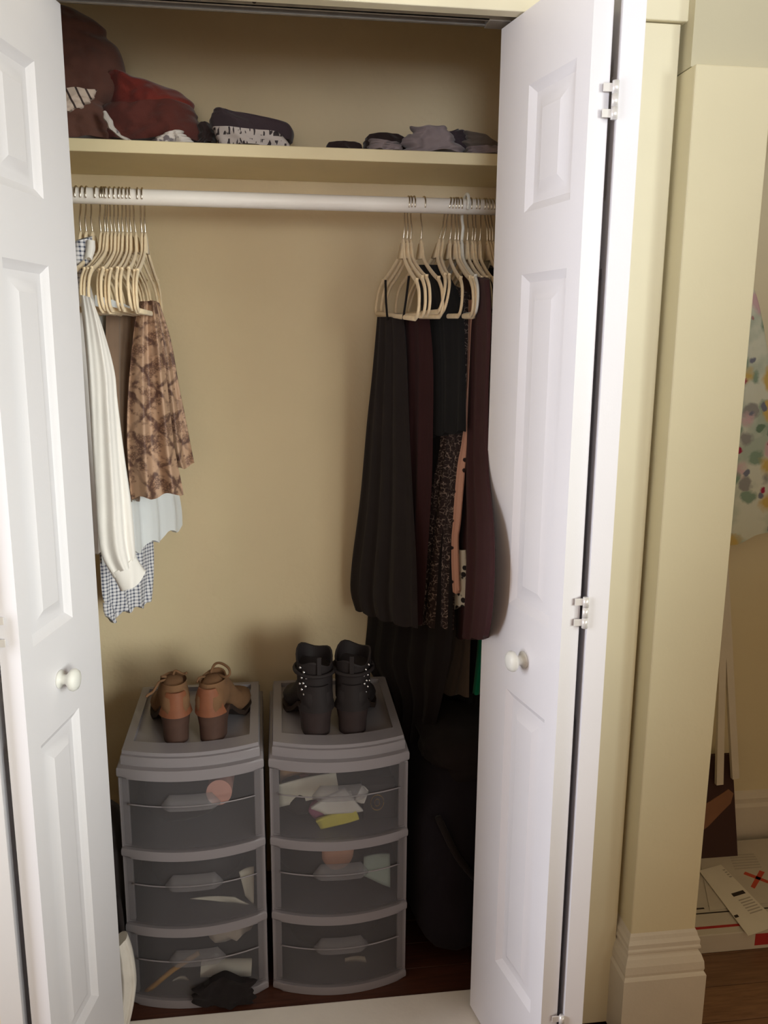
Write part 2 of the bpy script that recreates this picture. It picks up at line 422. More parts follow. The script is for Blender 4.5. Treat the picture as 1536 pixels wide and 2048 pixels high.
# ================================================================== structure
YB = 0.565                       # back wall of the closet
struct('wall_back', -.80, .80, YB, YB+.08, -.02, 2.45, 'closet_wall')
struct('wall_left', -.88, -.80, .056, YB+.08, -.02, 2.45, 'closet_wall')
struct('wall_right', .72, .80, .056, YB, -.02, 2.45, 'closet_wall')
struct('closet_ceiling', -.88, .80, .056, YB+.08, 2.45, 2.5, 'ceiling')
struct('wall_front_header', -.56, .64, -.05, .056, 2.045, 2.62, 'wall')
struct('wall_front_left', -2.2, -.56, -.05, .056, 0, 2.62, 'wall')
struct('wall_front_right', .64, .72, -.05, .056, 0, 2.62, 'wall')
struct('room_ceiling', -2.2, 2.3, -3.6, .056, 2.62, 2.68, 'ceiling')
fl = struct('floor', -2.2, 2.3, -3.6, .60, -.06, -.02, 'brown_floor')
pm = bpy.data.meshes.new('plank'); bm = bmesh.new(); bm_box(bm, 0, 1.44, 0, .0985, -.02, 0, .0015); bm.to_mesh(pm); bm.free(); pm.materials.append(M['plank'])
for i in range(17):
    for j in range(2):
        x = .84+j*1.442-(.5 if i % 2 else 0)
        if i < 11 or True:
            o = bpy.data.objects.new('plank', pm); COL.objects.link(o); o.parent = fl; o.location = (x if i > 9 else x-.2, -1.20+i*.1, 0)
            if i > 9 and x < .84: o.scale.x = .64; o.location.x = .866
cfl = struct('closet_floor', -.80, .72, .056, YB, -.02, -.012, 'brown_floor')
for i in range(6):
    o = box('dark_plank', -.80, .72, .057+i*.0845, .057+i*.0845+.083, -.012, 0, 'dark_plank', cfl, .001)
struct('trim_4', -.56, .64, -.075, .056, -.02, .004, 'sill', bev=.003)            # white painted sill
struct('trim_1', .632, .713, -.07, -.05, 0, 2.012, 'trim', bev=.002)              # right casing
struct('trim_3', -.64, -.552, -.07, -.05, 0, 2.012, 'trim', bev=.002)             # left casing
struct('trim_2', -.66, .722, -.078, -.05, 2.014, 2.14, 'trim', bev=.002)          # head casing
struct('trim_5', .7225, .752, -.112, -.100, 2.052, 2.14, 'trim', bev=.002)
struct('trim_6', -.56, -.545, -.05, .056, 0.004, 2.045, 'trim')
struct('trim_7', .625, .64, -.05, .056, 0.004, 2.045, 'trim')
struct('trim_8', -.545, .625, -.05, .056, 2.033, 2.045, 'trim')

# pilaster with tall moulded plinth, alcove to its right
struct('wall_pillar', .721, .864, -.12, .056, 0, 1.935, 'wall', bev=.003)
struct('wall_alcove_left', .80, .864, .056, .52, 0, 2.62, 'wall')
struct('wall_alcove_back', .80, 2.3, .52, .60, 0, 2.62, 'wall')
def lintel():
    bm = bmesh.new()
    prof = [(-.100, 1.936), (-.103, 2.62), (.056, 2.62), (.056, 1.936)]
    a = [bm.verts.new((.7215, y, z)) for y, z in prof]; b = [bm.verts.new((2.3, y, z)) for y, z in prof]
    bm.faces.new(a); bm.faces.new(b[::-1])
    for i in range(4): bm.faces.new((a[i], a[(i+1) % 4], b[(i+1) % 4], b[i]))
    o = from_bm('wall_lintel', bm, 'shaded_wall'); o['kind'] = 'structure'  # shade is put into the colour of this wall
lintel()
struct('wall_alcove_blocker', 1.62, 1.72, -.12, .52, 0, 1.93, 'wall')  # unseen wall, added to keep the alcove dim
struct('wall_side', 2.2, 2.3, -3.6, .52, 0, 2.62, 'wall')
def plinth_profile(): # (out, z)
    return [(0, 0), (.022, 0), (.022, .160), (.0195, .1645), (.017, .167), (.0185, .174), (.017, .190), (.012, .204), (.008, .2095), (.0065, .213), (.0105, .2175), (.0105, .222), (.0085, .226), (.009, .236), (.005, .244), (.003, .252), (0, .258)]
def plinth():
    bm = bmesh.new(); rings = []
    for out, z in plinth_profile():
        x0, x1, y0, y1 = .721-out*.8, .864+out, -.12-out, .05
        rings.append([Vector(p) for p in ((x0, y1, z), (x0, y0, z), (x1, y0, z), (x1, y1, z))])
    bm_loft(bm, rings, cap=True)
    o = from_bm('baseboard_pillar', bm, 'plinth'); o['kind'] = 'structure'
plinth()
def baseboard():
    bm = bmesh.new(); prof = [(0, 0), (.018, 0), (.018, .135), (.012, .145), (.013, .16), (.006, .175), (0, .18)]
    bm_loft(bm, [[Vector((x, .52-o, z)) for o, z in prof] for x in (.864, 1.62)])
    o = from_bm('baseboard_alcove', bm, 'plinth'); o['kind'] = 'structure'
baseboard()

# ================================================================== bifold doors
LW, LT, LZ0, LZ1 = .298, .034, .012, 2.012
PANELS = [(.212, .815), (.986, 1.585), (1.688, 1.892)]
PS0, PS1 = .110, .258
def leaf_mesh(name, lead, parent, mt='door'):
    """flat leaf in local coords: s along +x (0..LW), thickness along +y (0 = face seen), z up; raised panels on both faces"""
    bm = bmesh.new()
    ss = [0, PS0, PS1, LW] if lead else [0, LW-PS1, LW-PS0, LW]
    zs = [LZ0]+[z for p in PANELS for z in p]+[LZ1]
    for face, sg in ((0.0, 1), (LT, -1)):
        V = [[bm.verts.new((s, face, z)) for z in zs] for s in ss]
        for i in range(3):
            for j in range(len(zs)-1):
                if i == 1 and j % 2 == 1:
                    rings = [(0, 0), (.004, .003), (.009, .0055), (.014, .009), (.022, .0092), (.030, .008), (.046, .0015)]
                    prev = None
                    for ins, dep in rings:
                        s0, s1, z0, z1 = ss[1]+ins, ss[2]-ins, zs[j]+ins, zs[j+1]-ins
                        if ins == 0: q = [V[1][j], V[2][j], V[2][j+1], V[1][j+1]]
                        else: q = [bm.verts.new((a, face+sg*dep, b)) for a, b in ((s0, z0), (s1, z0), (s1, z1), (s0, z1))]
                        if prev:
                            for k in range(4): bm.faces.new((prev[k], prev[(k+1) % 4], q[(k+1) % 4], q[k]))
                        prev = q
                    bm.faces.new(prev)
                else: bm.faces.new((V[i][j], V[i+1][j], V[i+1][j+1], V[i][j+1]))
        if sg == 1: V0 = V
        else: V1 = V
    for j in range(len(zs)-1):
        for e in (0, 3): bm.faces.new((V0[e][j], V0[e][j+1], V1[e][j+1], V1[e][j]))
    for i in range(3):
        for j in (0, len(zs)-1): bm.faces.new((V0[i][j], V0[i+1][j], V1[i+1][j], V1[i][j]))
    o = from_bm(name, bm, mt, parent); auto(o, 20); return o
def knob(parent, s, mirror):
    prof = [(.016, 0), (.016, .003), (.009, .006), (.0085, .012), (.013, .017), (.0185, .021), (.0195, .026), (.017, .031), (.010, .034), (.003, .0348)]
    bm = bmesh.new()
    bm_loft(bm, [[Vector((s+r*math.cos(2*PI*k/24), -h, .897+r*math.sin(2*PI*k/24))) for k in range(24)] for r, h in prof])
    return from_bm('knob', bm, 'white_plastic', parent, True)
def bifold(name, F, N, P0, P1, mir):
    """F far end of lead leaf, N its near end; P1 near / P0 far end of the pivot leaf"""
    root = empty(name, (F[0], F[1], 0)); root['kind'] = 'structure'
    def place(o, A, B):
        A = Vector((A[0]-F[0], A[1]-F[1], 0)); B = Vector((B[0]-F[0], B[1]-F[1], 0)); x = (B-A).normalized()
        y = Vector((-x.y, x.x, 0)); y = y if (y.x > 0) == (mir > 0) else -y     # thickness goes away from the opening
        o.matrix_local = Matrix(((x.x, y.x, 0, A.x), (x.y, y.y, 0, A.y), (0, 0, 1, 0), (0, 0, 0, 1)))
    a = leaf_mesh('lead_leaf', True, root); place(a, F, N); knob(a, .176, mir)
    b = leaf_mesh('pivot_leaf', False, root); place(b, P1, P0)
    xm = (N[0]+mir*(LT+.0045)) ; ym = N[1]-.004
    for zc in (1.823, 1.026, .215):
        h = empty('hinge', (xm-F[0], ym-F[1], zc)); h.parent = root
        for k in range(3):
            bm = bmesh.new(); bm_tube(bm, [(0, 0, -.027+k*.0182), (0, 0, -.0095+k*.0182)], .0052, 12); from_bm('knuckle', bm, 'hinge', h, True)
        for zz in (-.018, .018):
            x0, x1 = (-.018, -.004) if mir > 0 else (.004, .018)
            box('hinge_tab', x0, x1, .0018, .0042, zz-.006, zz+.006, 'hinge', h, .0005)
    return root
d2 = bifold('door_2', (.412, 0), (.473, -.292), (.560, -.004), (.5155, -.297), 1)
d1 = bifold('door_1', (-.338, 0), (-.396, -.292), (-.482, -.004), (-.440, -.297), -1)
d2['label'] = 'white panelled bifold closet door folded against the right casing'; d1['label'] = 'white panelled bifold closet door folded at the left of the opening'

# door track under the head jamb
tk = empty('door_track', (0, 0, 2.02)); tag(tk, 'grey metal bifold door track under the closet header', 'track')
bm = bmesh.new()
for a in ((-.545, .625, -.018, -.0165, 0, .013), (-.545, .625, .0165, .018, 0, .013), (-.545, .625, -.018, .018, .0115, .013), (-.545, .625, -.018, -.010, 0, .0015), (-.545, .625, .010, .018, 0, .0015)): bm_box(bm, *a)
from_bm('channel', bm, 'track', tk)
for x in (-.46, -.02, .43):
    bm = bmesh.new(); bm_tube(bm, [(x, -.0192, .007), (x, -.0165, .007)], .004, 10); from_bm('screw', bm, 'dark_wire', tk)
box('end_bracket', .385, .45, -.020, .020, -.002, .0115, 'track', tk, .001)

# ================================================================== shelf and rod
SZ = 1.844
sh = empty('closet_shelf', (0, .43, SZ)); tag(sh, 'long cream painted shelf across the top of the closet', 'shelf')
box('shelf_board', -.80, .72, -.13, .135, 0, .025, 'shelf', sh, .002)
box('cleat', -.80, .72, .120, .135, -.06, 0, 'closet_wall', sh, .002)
RZ, RY = 1.758, .30
tag(tube('closet_rod', [(-.80, RY, RZ), (-.4, RY, RZ), (.2, RY, RZ), (.72, RY, RZ)], .0162, 'rod', seg=24), 'white round hanging rod spanning the closet below the shelf', 'rod')

# ================================================================== hangers
def hanger_meshes(white=False):
    bm = bmesh.new()
    wr = .0034 if white else .0017
    r = .0162+wr
    if white: r += .006
    hk = [(0, r*math.cos(a), r*math.sin(a)+(.008 if white else 0)) for a in [R_(-20)+i*R_(200)/12 for i in range(13)]]
    # hook opens towards the room; long leg ends in the stem at the centre
    hk = [(0, -r*math.cos(R_(20)), -r*math.sin(R_(20)))]+[(0, -r*math.cos(t), r*math.sin(t)) for t in [i*PI/10 for i in range(11)]]+[(0, r*.9, -.018), (0, r*.35, -.036), (0, 0, -.046), (0, 0, -.076)]
    bm_tube(bm, smoothpath(hk, 3), wr, 8)
    hook = bpy.data.meshes.new('hook'); bmesh.ops.recalc_face_normals(bm, faces=bm.faces[:]); bm.to_mesh(hook); bm.free()
    bm = bmesh.new()
    half = [(0, -.074), (.010, -.082), (.022, -.100), (.036, -.116), (.075, -.134), (.118, -.150), (.150, -.160), (.165, -.168), (.180, -.180), (.190, -.197), (.194, -.214), (.190, -.228), (.178, -.234)]
    path = [(0, y, z) for y, z in half]
    pts = smoothpath(path, 4)
    fl = (.0052, .0029, (1, 0, 0))
    bm_tube(bm, pts, 0, 8, fl); bm_tube(bm, [(p[0], -p[1], p[2]) for p in pts], 0, 8, fl)
    bm_tube(bm, [(0, -.181, -.234), (0, -.06, -.2345), (0, .06, -.2345), (0, .181, -.234)], 0, 8, fl)
    bm_loft(bm, [[Vector((-.0028, y, z)) for y, z in ((-.012, -.079), (.012, -.079), (.026, -.112), (-.026, -.112))], [Vector((.0028, y, z)) for y, z in ((-.012, -.079), (.012, -.079), (.026, -.112), (-.026, -.112))]])
    for s in (-1, 1): bm_box(bm, -.003, .003, s*.152-.004, s*.152+.004, -.160, -.154)
    body = bpy.data.meshes.new('hanger_body'); bmesh.ops.recalc_face_normals(bm, faces=bm.faces[:]); bm.to_mesh(body); bm.free()
    for me in (hook, body):
        for p in me.polygons: p.use_smooth = True
    hook.materials.append(M['white_plastic' if white else 'chrome']); body.materials.append(M['white_plastic' if white else 'velvet'])
    return hook, body
HK, HB = hanger_meshes(); HKW, HBW = hanger_meshes(True)
ORD = ['first', 'second', 'third', 'fourth', 'fifth', 'sixth', 'seventh', 'eighth', 'ninth', 'tenth', 'eleventh', 'twelfth', 'thirteenth', 'fourteenth', 'fifteenth', 'sixteenth', 'seventeenth']
def hanger(x, rz, ry, rx, label, white=False):
    e = empty('velvet_hanger' if not white else 'plastic_hanger', (x, RY, RZ)); e.rotation_euler = (rx, ry, rz)
    tag(e, label, 'hanger', 'cream velvet hangers on the rod' if not white else None)
    for nm, me in (('hook', HKW if white else HK), ('hanger_body', HBW if white else HB)):
        o = bpy.data.objects.new(nm, me); COL.objects.link(o); o.parent = e
    return e
LX = [-.392, -.381, -.371, -.353, -.342, -.338, -.333, -.325, -.316, -.307, -.300, -.292, -.285, -.270, -.261]
LSX = [-.387, -.376, -.362, -.346, -.339, -.333, -.323, -.316, -.31, -.303, -.293, -.286, -.274, -.264, -.258]
for i, x in enumerate(LX):
    k = len(LX)-1-i
    ry = -(LSX[i]-x)/.073*.6
    hanger(x, R_(random.uniform(-.4, .4)-.42*k+.6), ry, R_(random.uniform(-1, 1)), 'cream velvet hanger, %s counting left from the snakeskin skirt' % ORD[k] if k else 'cream velvet hanger that carries the snakeskin skirt on its far end')
RX = [.294, .300, .307, .329, .384, .391, .398, .404, .411, .422, .432, .443, .450, .462, .469, .476, .483]
RSX = [.285, .293, .301, .325, .361, .369, .387, .400, .407, .414, .427, .438, .444, .455, .475, .481, .487]
for i, x in enumerate(RX):
    ry = -(RSX[i]-x)/.073*.8
    rz = R_(6+random.uniform(-.4, .4)) if i < 4 else R_(3-.2*i+random.uniform(-.4, .4))
    if i == 9: hanger(x, rz, ry, 0, 'white plastic hanger with thick hook among the dark clothes', True)
    else: hanger(x, rz, ry, R_(3.5 if i == 0 else random.uniform(.5, 2)), 'cream velvet hanger, %s from the left of the dark clothes' % ORD[i])

# ================================================================== hanging clothes, right
TR = R_(-65)       # planes of the right-hand garments: far left to near right
def g(name, label, cat, L, Rr, base, ang, th, mt, **k):
    e = empty(name, (base[0], base[1], 1.1)); tag(e, label, cat, k.pop('group', None))
    o = cloth(k.pop('part', 'body'), L, Rr, base, ang, th, mt, **k)
    o.parent = e; o.matrix_parent_inverse = Matrix.Translation((-base[0], -base[1], -1.1)); return e
def sub(e, o):
    o.parent = e; o.matrix_parent_inverse = Matrix.Translation(e.location).inverted(); return o
e = g('dress', 'long black pleated dress with brass zip pull, frontmost of the dark clothes', 'dress',
  [(757, 634), (745, 760), (735, 850), (722, 1000), (706, 1120), (702, 1180), (712, 1218)], [(806, 634), (812, 700), (818, 850), (826, 1000), (833, 1130), (836, 1258)], (.288, .3), TR, .012, 'black2', folds=4, amp=.007, fine=.2, seed=1)
for s, (a, b, c) in enumerate((((771, 560), (772, 605), (775, 640)), ((818, 552), (812, 600), (806, 640)))):
    sub(e, tube('strap', [atY(a[0], a[1], .30-.1*s), atY(b[0], b[1], .31-.1*s), atY(c[0], c[1], .33-.1*s)], .0025, 'black'))
zp = atY(775, 718, .375)
bm = bmesh.new(); bmesh.ops.create_uvsphere(bm, u_segments=10, v_segments=6, radius=.0055, matrix=Matrix.Translation(zp)); sub(e, from_bm('zip_pull', bm, 'brass', None, True))
sub(e, tube('neckline', smoothpath([atY(762, 690, .395), atY(768, 706, .39), atY(775, 717, .378), atY(784, 704, .36), atY(792, 690, .345)], 3), .0012, 'dark_wire'))
g('dress', 'dark plum dress directly behind the black pleated dress', 'dress', [(772, 626), (768, 700), (762, 900), (748, 1200)], [(858, 628), (866, 720), (866, 850), (862, 1000), (845, 1250)], (.318, .3), TR, .011, 'plum', folds=5, seed=2)
g('blouse', 'short black knit top between the plum and the squiggle print dresses', 'top', [(835, 530), (845, 640), (855, 760), (860, 872)], [(885, 530), (922, 600), (930, 700), (932, 862)], (.345, .3), TR, .011, 'softblack', folds=3, amp=.004, seed=3)
g('gown', 'floor length black gown ending above the right drawer cart', 'dress', [(760, 860), (745, 1000), (736, 1230), (728, 1310), (745, 1350), (776, 1395), (782, 1488)], [(905, 860), (905, 1000), (905, 1260), (892, 1360), (862, 1488)], (.365, .3), TR, .011, 'black', folds=5, seed=4)
g('dress', 'dark dress with pale squiggle floral print', 'dress', [(880, 560), (884, 700), (882, 870), (866, 960), (850, 1050), (834, 1150), (820, 1244)], [(950, 590), (946, 720), (932, 870), (918, 1000), (911, 1120), (908, 1258)], (.374, .27), R_(-52), .009, 'squiggle', folds=3, amp=.004, seed=5)
g('skirt', 'pink garment with small black marks, seen as a narrow strip', 'garment', [(938, 600), (936, 720), (926, 870), (912, 940), (905, 1040), (903, 1120), (906, 1184)], [(954, 600), (946, 760), (938, 860), (934, 890), (922, 1040), (917, 1080), (920, 1184)], (.398, .24), R_(-58), .006, 'pinkdots', folds=1.5, amp=.003, seed=6)
g('scarf', 'black and white printed hem showing below the pink garment', 'garment', [(908, 1100), (905, 1160), (904, 1216)], [(932, 1100), (935, 1160), (937, 1214)], (.412, .24), R_(-58), .005, 'bwprint', folds=1, amp=.002, seed=7)
g('dress', 'long burgundy dress bulging past the edge of the right door', 'dress', [(926, 540), (928, 700), (922, 900), (916, 1100), (912, 1276)], [(978, 560), (982, 640), (977, 780), (977, 940), (987, 1050), (989, 1140), (984, 1230), (976, 1276)], (.446, .35), R_(-95.5), .012, 'burgundy', folds=4, amp=.006, seed=8)
g('skirt', 'grey brown garment hem low behind the black gown', 'garment', [(905, 1180), (900, 1300), (884, 1350), (874, 1384)], [(945, 1180), (940, 1300), (938, 1392)], (.450, .36), TR, .009, 'grey_cloth', folds=2, amp=.003, seed=9)
g('scarf', 'teal green garment peeking out beside the right door edge', 'garment', [(958, 1240), (955, 1300), (945, 1386)], [(985, 1240), (982, 1300), (978, 1386)], (.475, .36), TR, .009, 'teal', folds=2, amp=.003, seed=10)
g('coat', 'black coat at the far right end of the rod', 'coat', [(945, 520), (950, 700), (940, 1000), (930, 1420)], [(1000, 540), (1010, 700), (1010, 1000), (1010, 1440)], (.51, .36), TR, .014, 'black', folds=4, seed=11)
g('trousers', 'black garment hanging behind the grey brown hem', 'garment', [(890, 1100), (885, 1300), (880, 1460)], [(975, 1100), (975, 1300), (975, 1470)], (.480, .38), TR, .01, 'softblack', folds=3, seed=12)

# ================================================================== hanging clothes, left
g('blouse', 'sheer white blouse with scalloped hem behind the snakeskin skirt', 'blouse', [(190, 590), (186, 800), (195, 1000), (205, 1135)], [(276, 620), (300, 680), (326, 850), (352, 960), (363, 1015), (365, 1052)], (-.362, .36), R_(52), .009, 'sheer', folds=4, amp=.007, hem=.009, seed=21)
g('tank_top', 'taupe garment between the white sleeve and the snakeskin skirt', 'garment', [(212, 632), (212, 760), (222, 900), (230, 1000)], [(276, 622), (282, 700), (284, 850), (280, 1000)], (-.338, .335), R_(58), .007, 'taupe', folds=3, amp=.005, seed=22)
e = g('shirt', 'white long sleeved shirt with buttoned cuff beside the left door', 'shirt', [(120, 560), (130, 800), (140, 1000), (150, 1120)], [(176, 560), (196, 640), (215, 760), (222, 900), (225, 1090)], (-.385, .22), R_(62), .012, 'white_cloth', folds=3, amp=.005, seed=23)
sl = sub(e, cloth('sleeve', [(160, 590), (166, 640), (176, 760), (190, 980), (200, 1100), (226, 1152)], [(184, 600), (206, 660), (228, 740), (234, 800), (247, 905), (261, 1000), (267, 1060), (270, 1112)], (-.36, .10), R_(28), .020, 'white_cloth', folds=1.7, amp=.007, seed=24))
cf = cloth('cuff', [(222, 1146), (233, 1165), (243, 1186)], [(270, 1108), (281, 1128), (292, 1143)], (-.36, .10), R_(28), .016, 'white_cloth', folds=1, amp=.003, nu=16, nv=8, seed=25)
cf.parent = sl; cf.matrix_parent_inverse = (Matrix.Translation(e.location)).inverted()
cf.matrix_parent_inverse = Matrix.Identity(4)
sub(e, cloth('collar', [(174, 480), (172, 500), (168, 520)], [(189, 482), (190, 500), (184, 516)], (-.362, .20), R_(40), .008, 'white_cloth', folds=1, amp=.001, nu=10, nv=6, seed=28))
e = g('shirt', 'blue and white gingham shirt with hem showing under the white cuff', 'shirt', [(196, 1060), (202, 1160), (207, 1200), (226, 1232)], [(305, 1060), (308, 1110), (306, 1170), (302, 1204)], (-.392, .35), R_(50), .008, 'gingham', folds=3, amp=.006, hem=.007, seed=26)
sub(e, cloth('shoulder', [(152, 482), (150, 530), (160, 575)], [(184, 472), (182, 520), (170, 570)], (-.382, .20), R_(50), .010, 'gingham', folds=1, amp=.002, nu=12, nv=8, seed=27))
sub(e, cloth('shirt_tail', [(206, 1205), (207, 1222), (212, 1236)], [(224, 1212), (230, 1232), (234, 1246)], (-.385, .34), R_(50), .006, 'gingham', folds=1, amp=.002, nu=12, nv=8, seed=29))
e = g('skirt', 'brown snakeskin print pleated skirt hanging over the left hangers', 'skirt', [(279, 603), (268, 660), (258, 760), (254, 850), (256, 930), (262, 998)], [(312, 602), (326, 680), (338, 800), (350, 900), (362, 960), (367, 985)], (-.252, .325), R_(14), .014, 'snake', folds=1.9, amp=.020, fine=.2, nu=60, nv=60, hem=.006, seed=31, part='front_panel')
sub(e, cloth('back_panel', [(300, 600), (308, 700), (318, 800), (330, 900), (345, 940)], [(319, 606), (342, 680), (358, 770), (374, 850), (389, 928)], (-.238, .385), R_(14), .012, 'snake', folds=1.4, amp=.014, fine=.2, nu=40, nv=50, seed=32))

# ================================================================== clothes on the shelf
SY = SZ+.025
def heap(name, label, L, Rr, y, th, mt, ang=0, cat='clothes', **k):
    x = atY((L[0][0]+Rr[0][0])/2, (L[0][1]+Rr[-1][1])/2, y)[0]
    k.setdefault('folds', 1.5); k.setdefault('amp', .006); k.setdefault('crumple', .012); k.setdefault('jag', .008)
    o = cloth(name, L, Rr, (x, y), R_(ang), th, mt, **k)
    bb = min(v.co.z for v in o.data.vertices)
    for v in o.data.vertices: v.co.z = max(v.co.z, SY+.0005)
    return tag(o, label, cat)
heap('sweater', 'big brown knit heap at the left end of the shelf', [(40, 60), (38, 150), (40, 215)], [(150, 26), (190, 42), (212, 58), (212, 76), (240, 100), (250, 130), (256, 180), (230, 215)], .45, .085, 'brown_knit', puff=.6, seed=41, crumple=.02)
heap('scarf', 'striped white cloth corner under the brown knit heap', [(90, 188), (95, 205), (100, 226)], [(197, 184), (190, 196), (162, 219)], .36, .022, 'stripe', puff=.4, seed=42, crumple=.005)
heap('sweater', 'dark brown knit folded under the striped white cloth', [(50, 205), (45, 250), (45, 288)], [(215, 212), (228, 250), (232, 288)], .43, .085, 'dark_brown', seed=43)
heap('sweater', 'rust red knit sweater draped on the shelf pile', [(215, 158), (222, 200), (230, 236)], [(258, 160), (292, 168), (345, 180), (382, 202), (386, 220), (378, 236)], .46, .07, 'rust', seed=44, crumple=.016, puff=.6)
heap('sweater', 'dark maroon knit beneath the rust red sweater', [(205, 222), (200, 260), (200, 290)], [(384, 222), (402, 250), (412, 270), (414, 290)], .45, .08, 'maroon', seed=45, crumple=.014)
heap('scarf', 'pale grey cloth edge drooping in front of the maroon knit', [(206, 228), (214, 252), (228, 268), (255, 288)], [(214, 226), (228, 250), (243, 270), (290, 290)], .35, .008, 'grey_floral', seed=46, crumple=.003, amp=.001)
heap('blouse', 'white grey floral cloth on the shelf edge under the maroon knit', [(330, 268), (310, 278), (296, 290)], [(362, 263), (378, 278), (392, 292)], .345, .022, 'grey_floral', seed=47, crumple=.006)
heap('sweater', 'small dark folded cloth between the maroon knit and the folded charcoal sweater', [(396, 250), (394, 270), (392, 292)], [(425, 250), (432, 270), (434, 292)], .44, .05, 'shelf_black', seed=48)
heap('t_shirt', 'folded white cloth with black lettering under the charcoal sweater', [(424, 258), (432, 275), (436, 294)], [(560, 270), (576, 285), (586, 300)], .39, .036, 'letterprint', puff=.25, seed=49, crumple=.003, jag=.002)
heap('sweater', 'folded charcoal sweater on top of the lettered white cloth', [(430, 220), (419, 240), (422, 258)], [(470, 232), (540, 242), (578, 252), (588, 268), (584, 290)], .41, .042, 'charcoal', puff=.3, seed=50, crumple=.005, jag=.003)
heap('t_shirt', 'flat thin black folded garment right of the bare shelf middle', [(655, 288), (652, 293), (652, 302)], [(712, 287), (722, 292), (726, 303)], .40, .028, 'shelf_black', puff=.2, seed=51, crumple=.002, jag=.001)
heap('sweater', 'folded dark garment behind the crumpled grey shirt', [(735, 272), (728, 282), (724, 303)], [(798, 272), (812, 282), (820, 305)], .43, .030, 'shelf_black', puff=.2, seed=52, crumple=.004, jag=.003)
heap('shirt', 'crumpled lilac grey shirt lying on the right of the shelf', [(740, 284), (735, 294), (732, 304)], [(790, 286), (800, 292), (805, 305)], .35, .03, 'lilac_grey', seed=53, crumple=.018, jag=.012)
heap('shirt', 'rumpled lilac grey knit peaking highest on the right of the shelf', [(828, 262), (812, 280), (800, 306)], [(880, 260), (905, 275), (930, 308)], .37, .032, 'lilac_grey', seed=54, crumple=.016, jag=.022)
heap('sweater', 'dark grey garment behind the rumpled lilac grey knit', [(850, 268), (840, 285), (836, 305)], [(920, 268), (940, 285), (950, 308)], .46, .04, 'charcoal', seed=55, jag=.014)
heap('shirt', 'pale brown cloth at the right end of the shelf by the door', [(935, 268), (925, 285), (922, 308)], [(990, 285), (1005, 295), (1015, 312)], .43, .032, 'grey_cloth', seed=56, crumple=.02, jag=.016)
heap('shirt', 'light grey cloth end beside the right door on the shelf', [(945, 294), (935, 300), (930, 310)], [(985, 292), (1005, 300), (1010, 314)], .35, .03, 'lilac_grey', seed=57, crumple=.012, jag=.010)

# ================================================================== drawer carts
CW, CY0, CYB, CBUL, CH = .310, .118, .475, .036, .600
def plan(inset=0.0, extra=0.0, n=14, back=None):
    hw = CW/2-inset
    pts = []
    for i in range(n+1):
        x = -hw+2*hw*i/n
        pts.append((x, CY0-extra+inset-CBUL*(1-(x/(CW/2))**2)))
    yb = (CYB if back is None else back)-inset
    return pts+[(hw, yb), (-hw, yb)]
def band(name, z0, z1, inset, extra, mt, parent, bev=.006):
    bm = bmesh.new(); bm_extrude(bm, plan(inset, extra), z0, z1)
    es = [e for e in bm.edges if abs(e.verts[0].co.z-e.verts[1].co.z) < 1e-6]
    bmesh.ops.bevel(bm, geom=es, offset=bev, segments=3, affect='EDGES', profile=.5)
    return auto(from_bm(name, bm, mt, parent), 40)
def ring_shell(name, z0, z1, o_in, t, mt, parent, bottom=True, extra=0.0):
    bm = bmesh.new(); a = plan(o_in, extra); b = plan(o_in+t, extra); n = len(a)
    A0 = [bm.verts.new((x, y, z0)) for x, y in a]; A1 = [bm.verts.new((x, y, z1)) for x, y in a]
    B1 = [bm.verts.new((x, y, z1)) for x, y in b]; B0 = [bm.verts.new((x, y, z0+(t if bottom else 0))) for x, y in b]
    for i in range(n):
        j = (i+1) % n
        bm.faces.new((A0[i], A0[j], A1[j], A1[i])); bm.faces.new((A1[i], A1[j], B1[j], B1[i])); bm.faces.new((B1[i], B1[j], B0[j], B0[i]))
        if not bottom: bm.faces.new((B0[i], B0[j], A0[j], A0[i]))
    if bottom: bm.faces.new(B0); bm.faces.new(A0[::-1])
    return auto(from_bm(name, bm, mt, parent), 30)
ZB = [(0, .020), (.180, .202), (.366, .388), (.556, .580)]
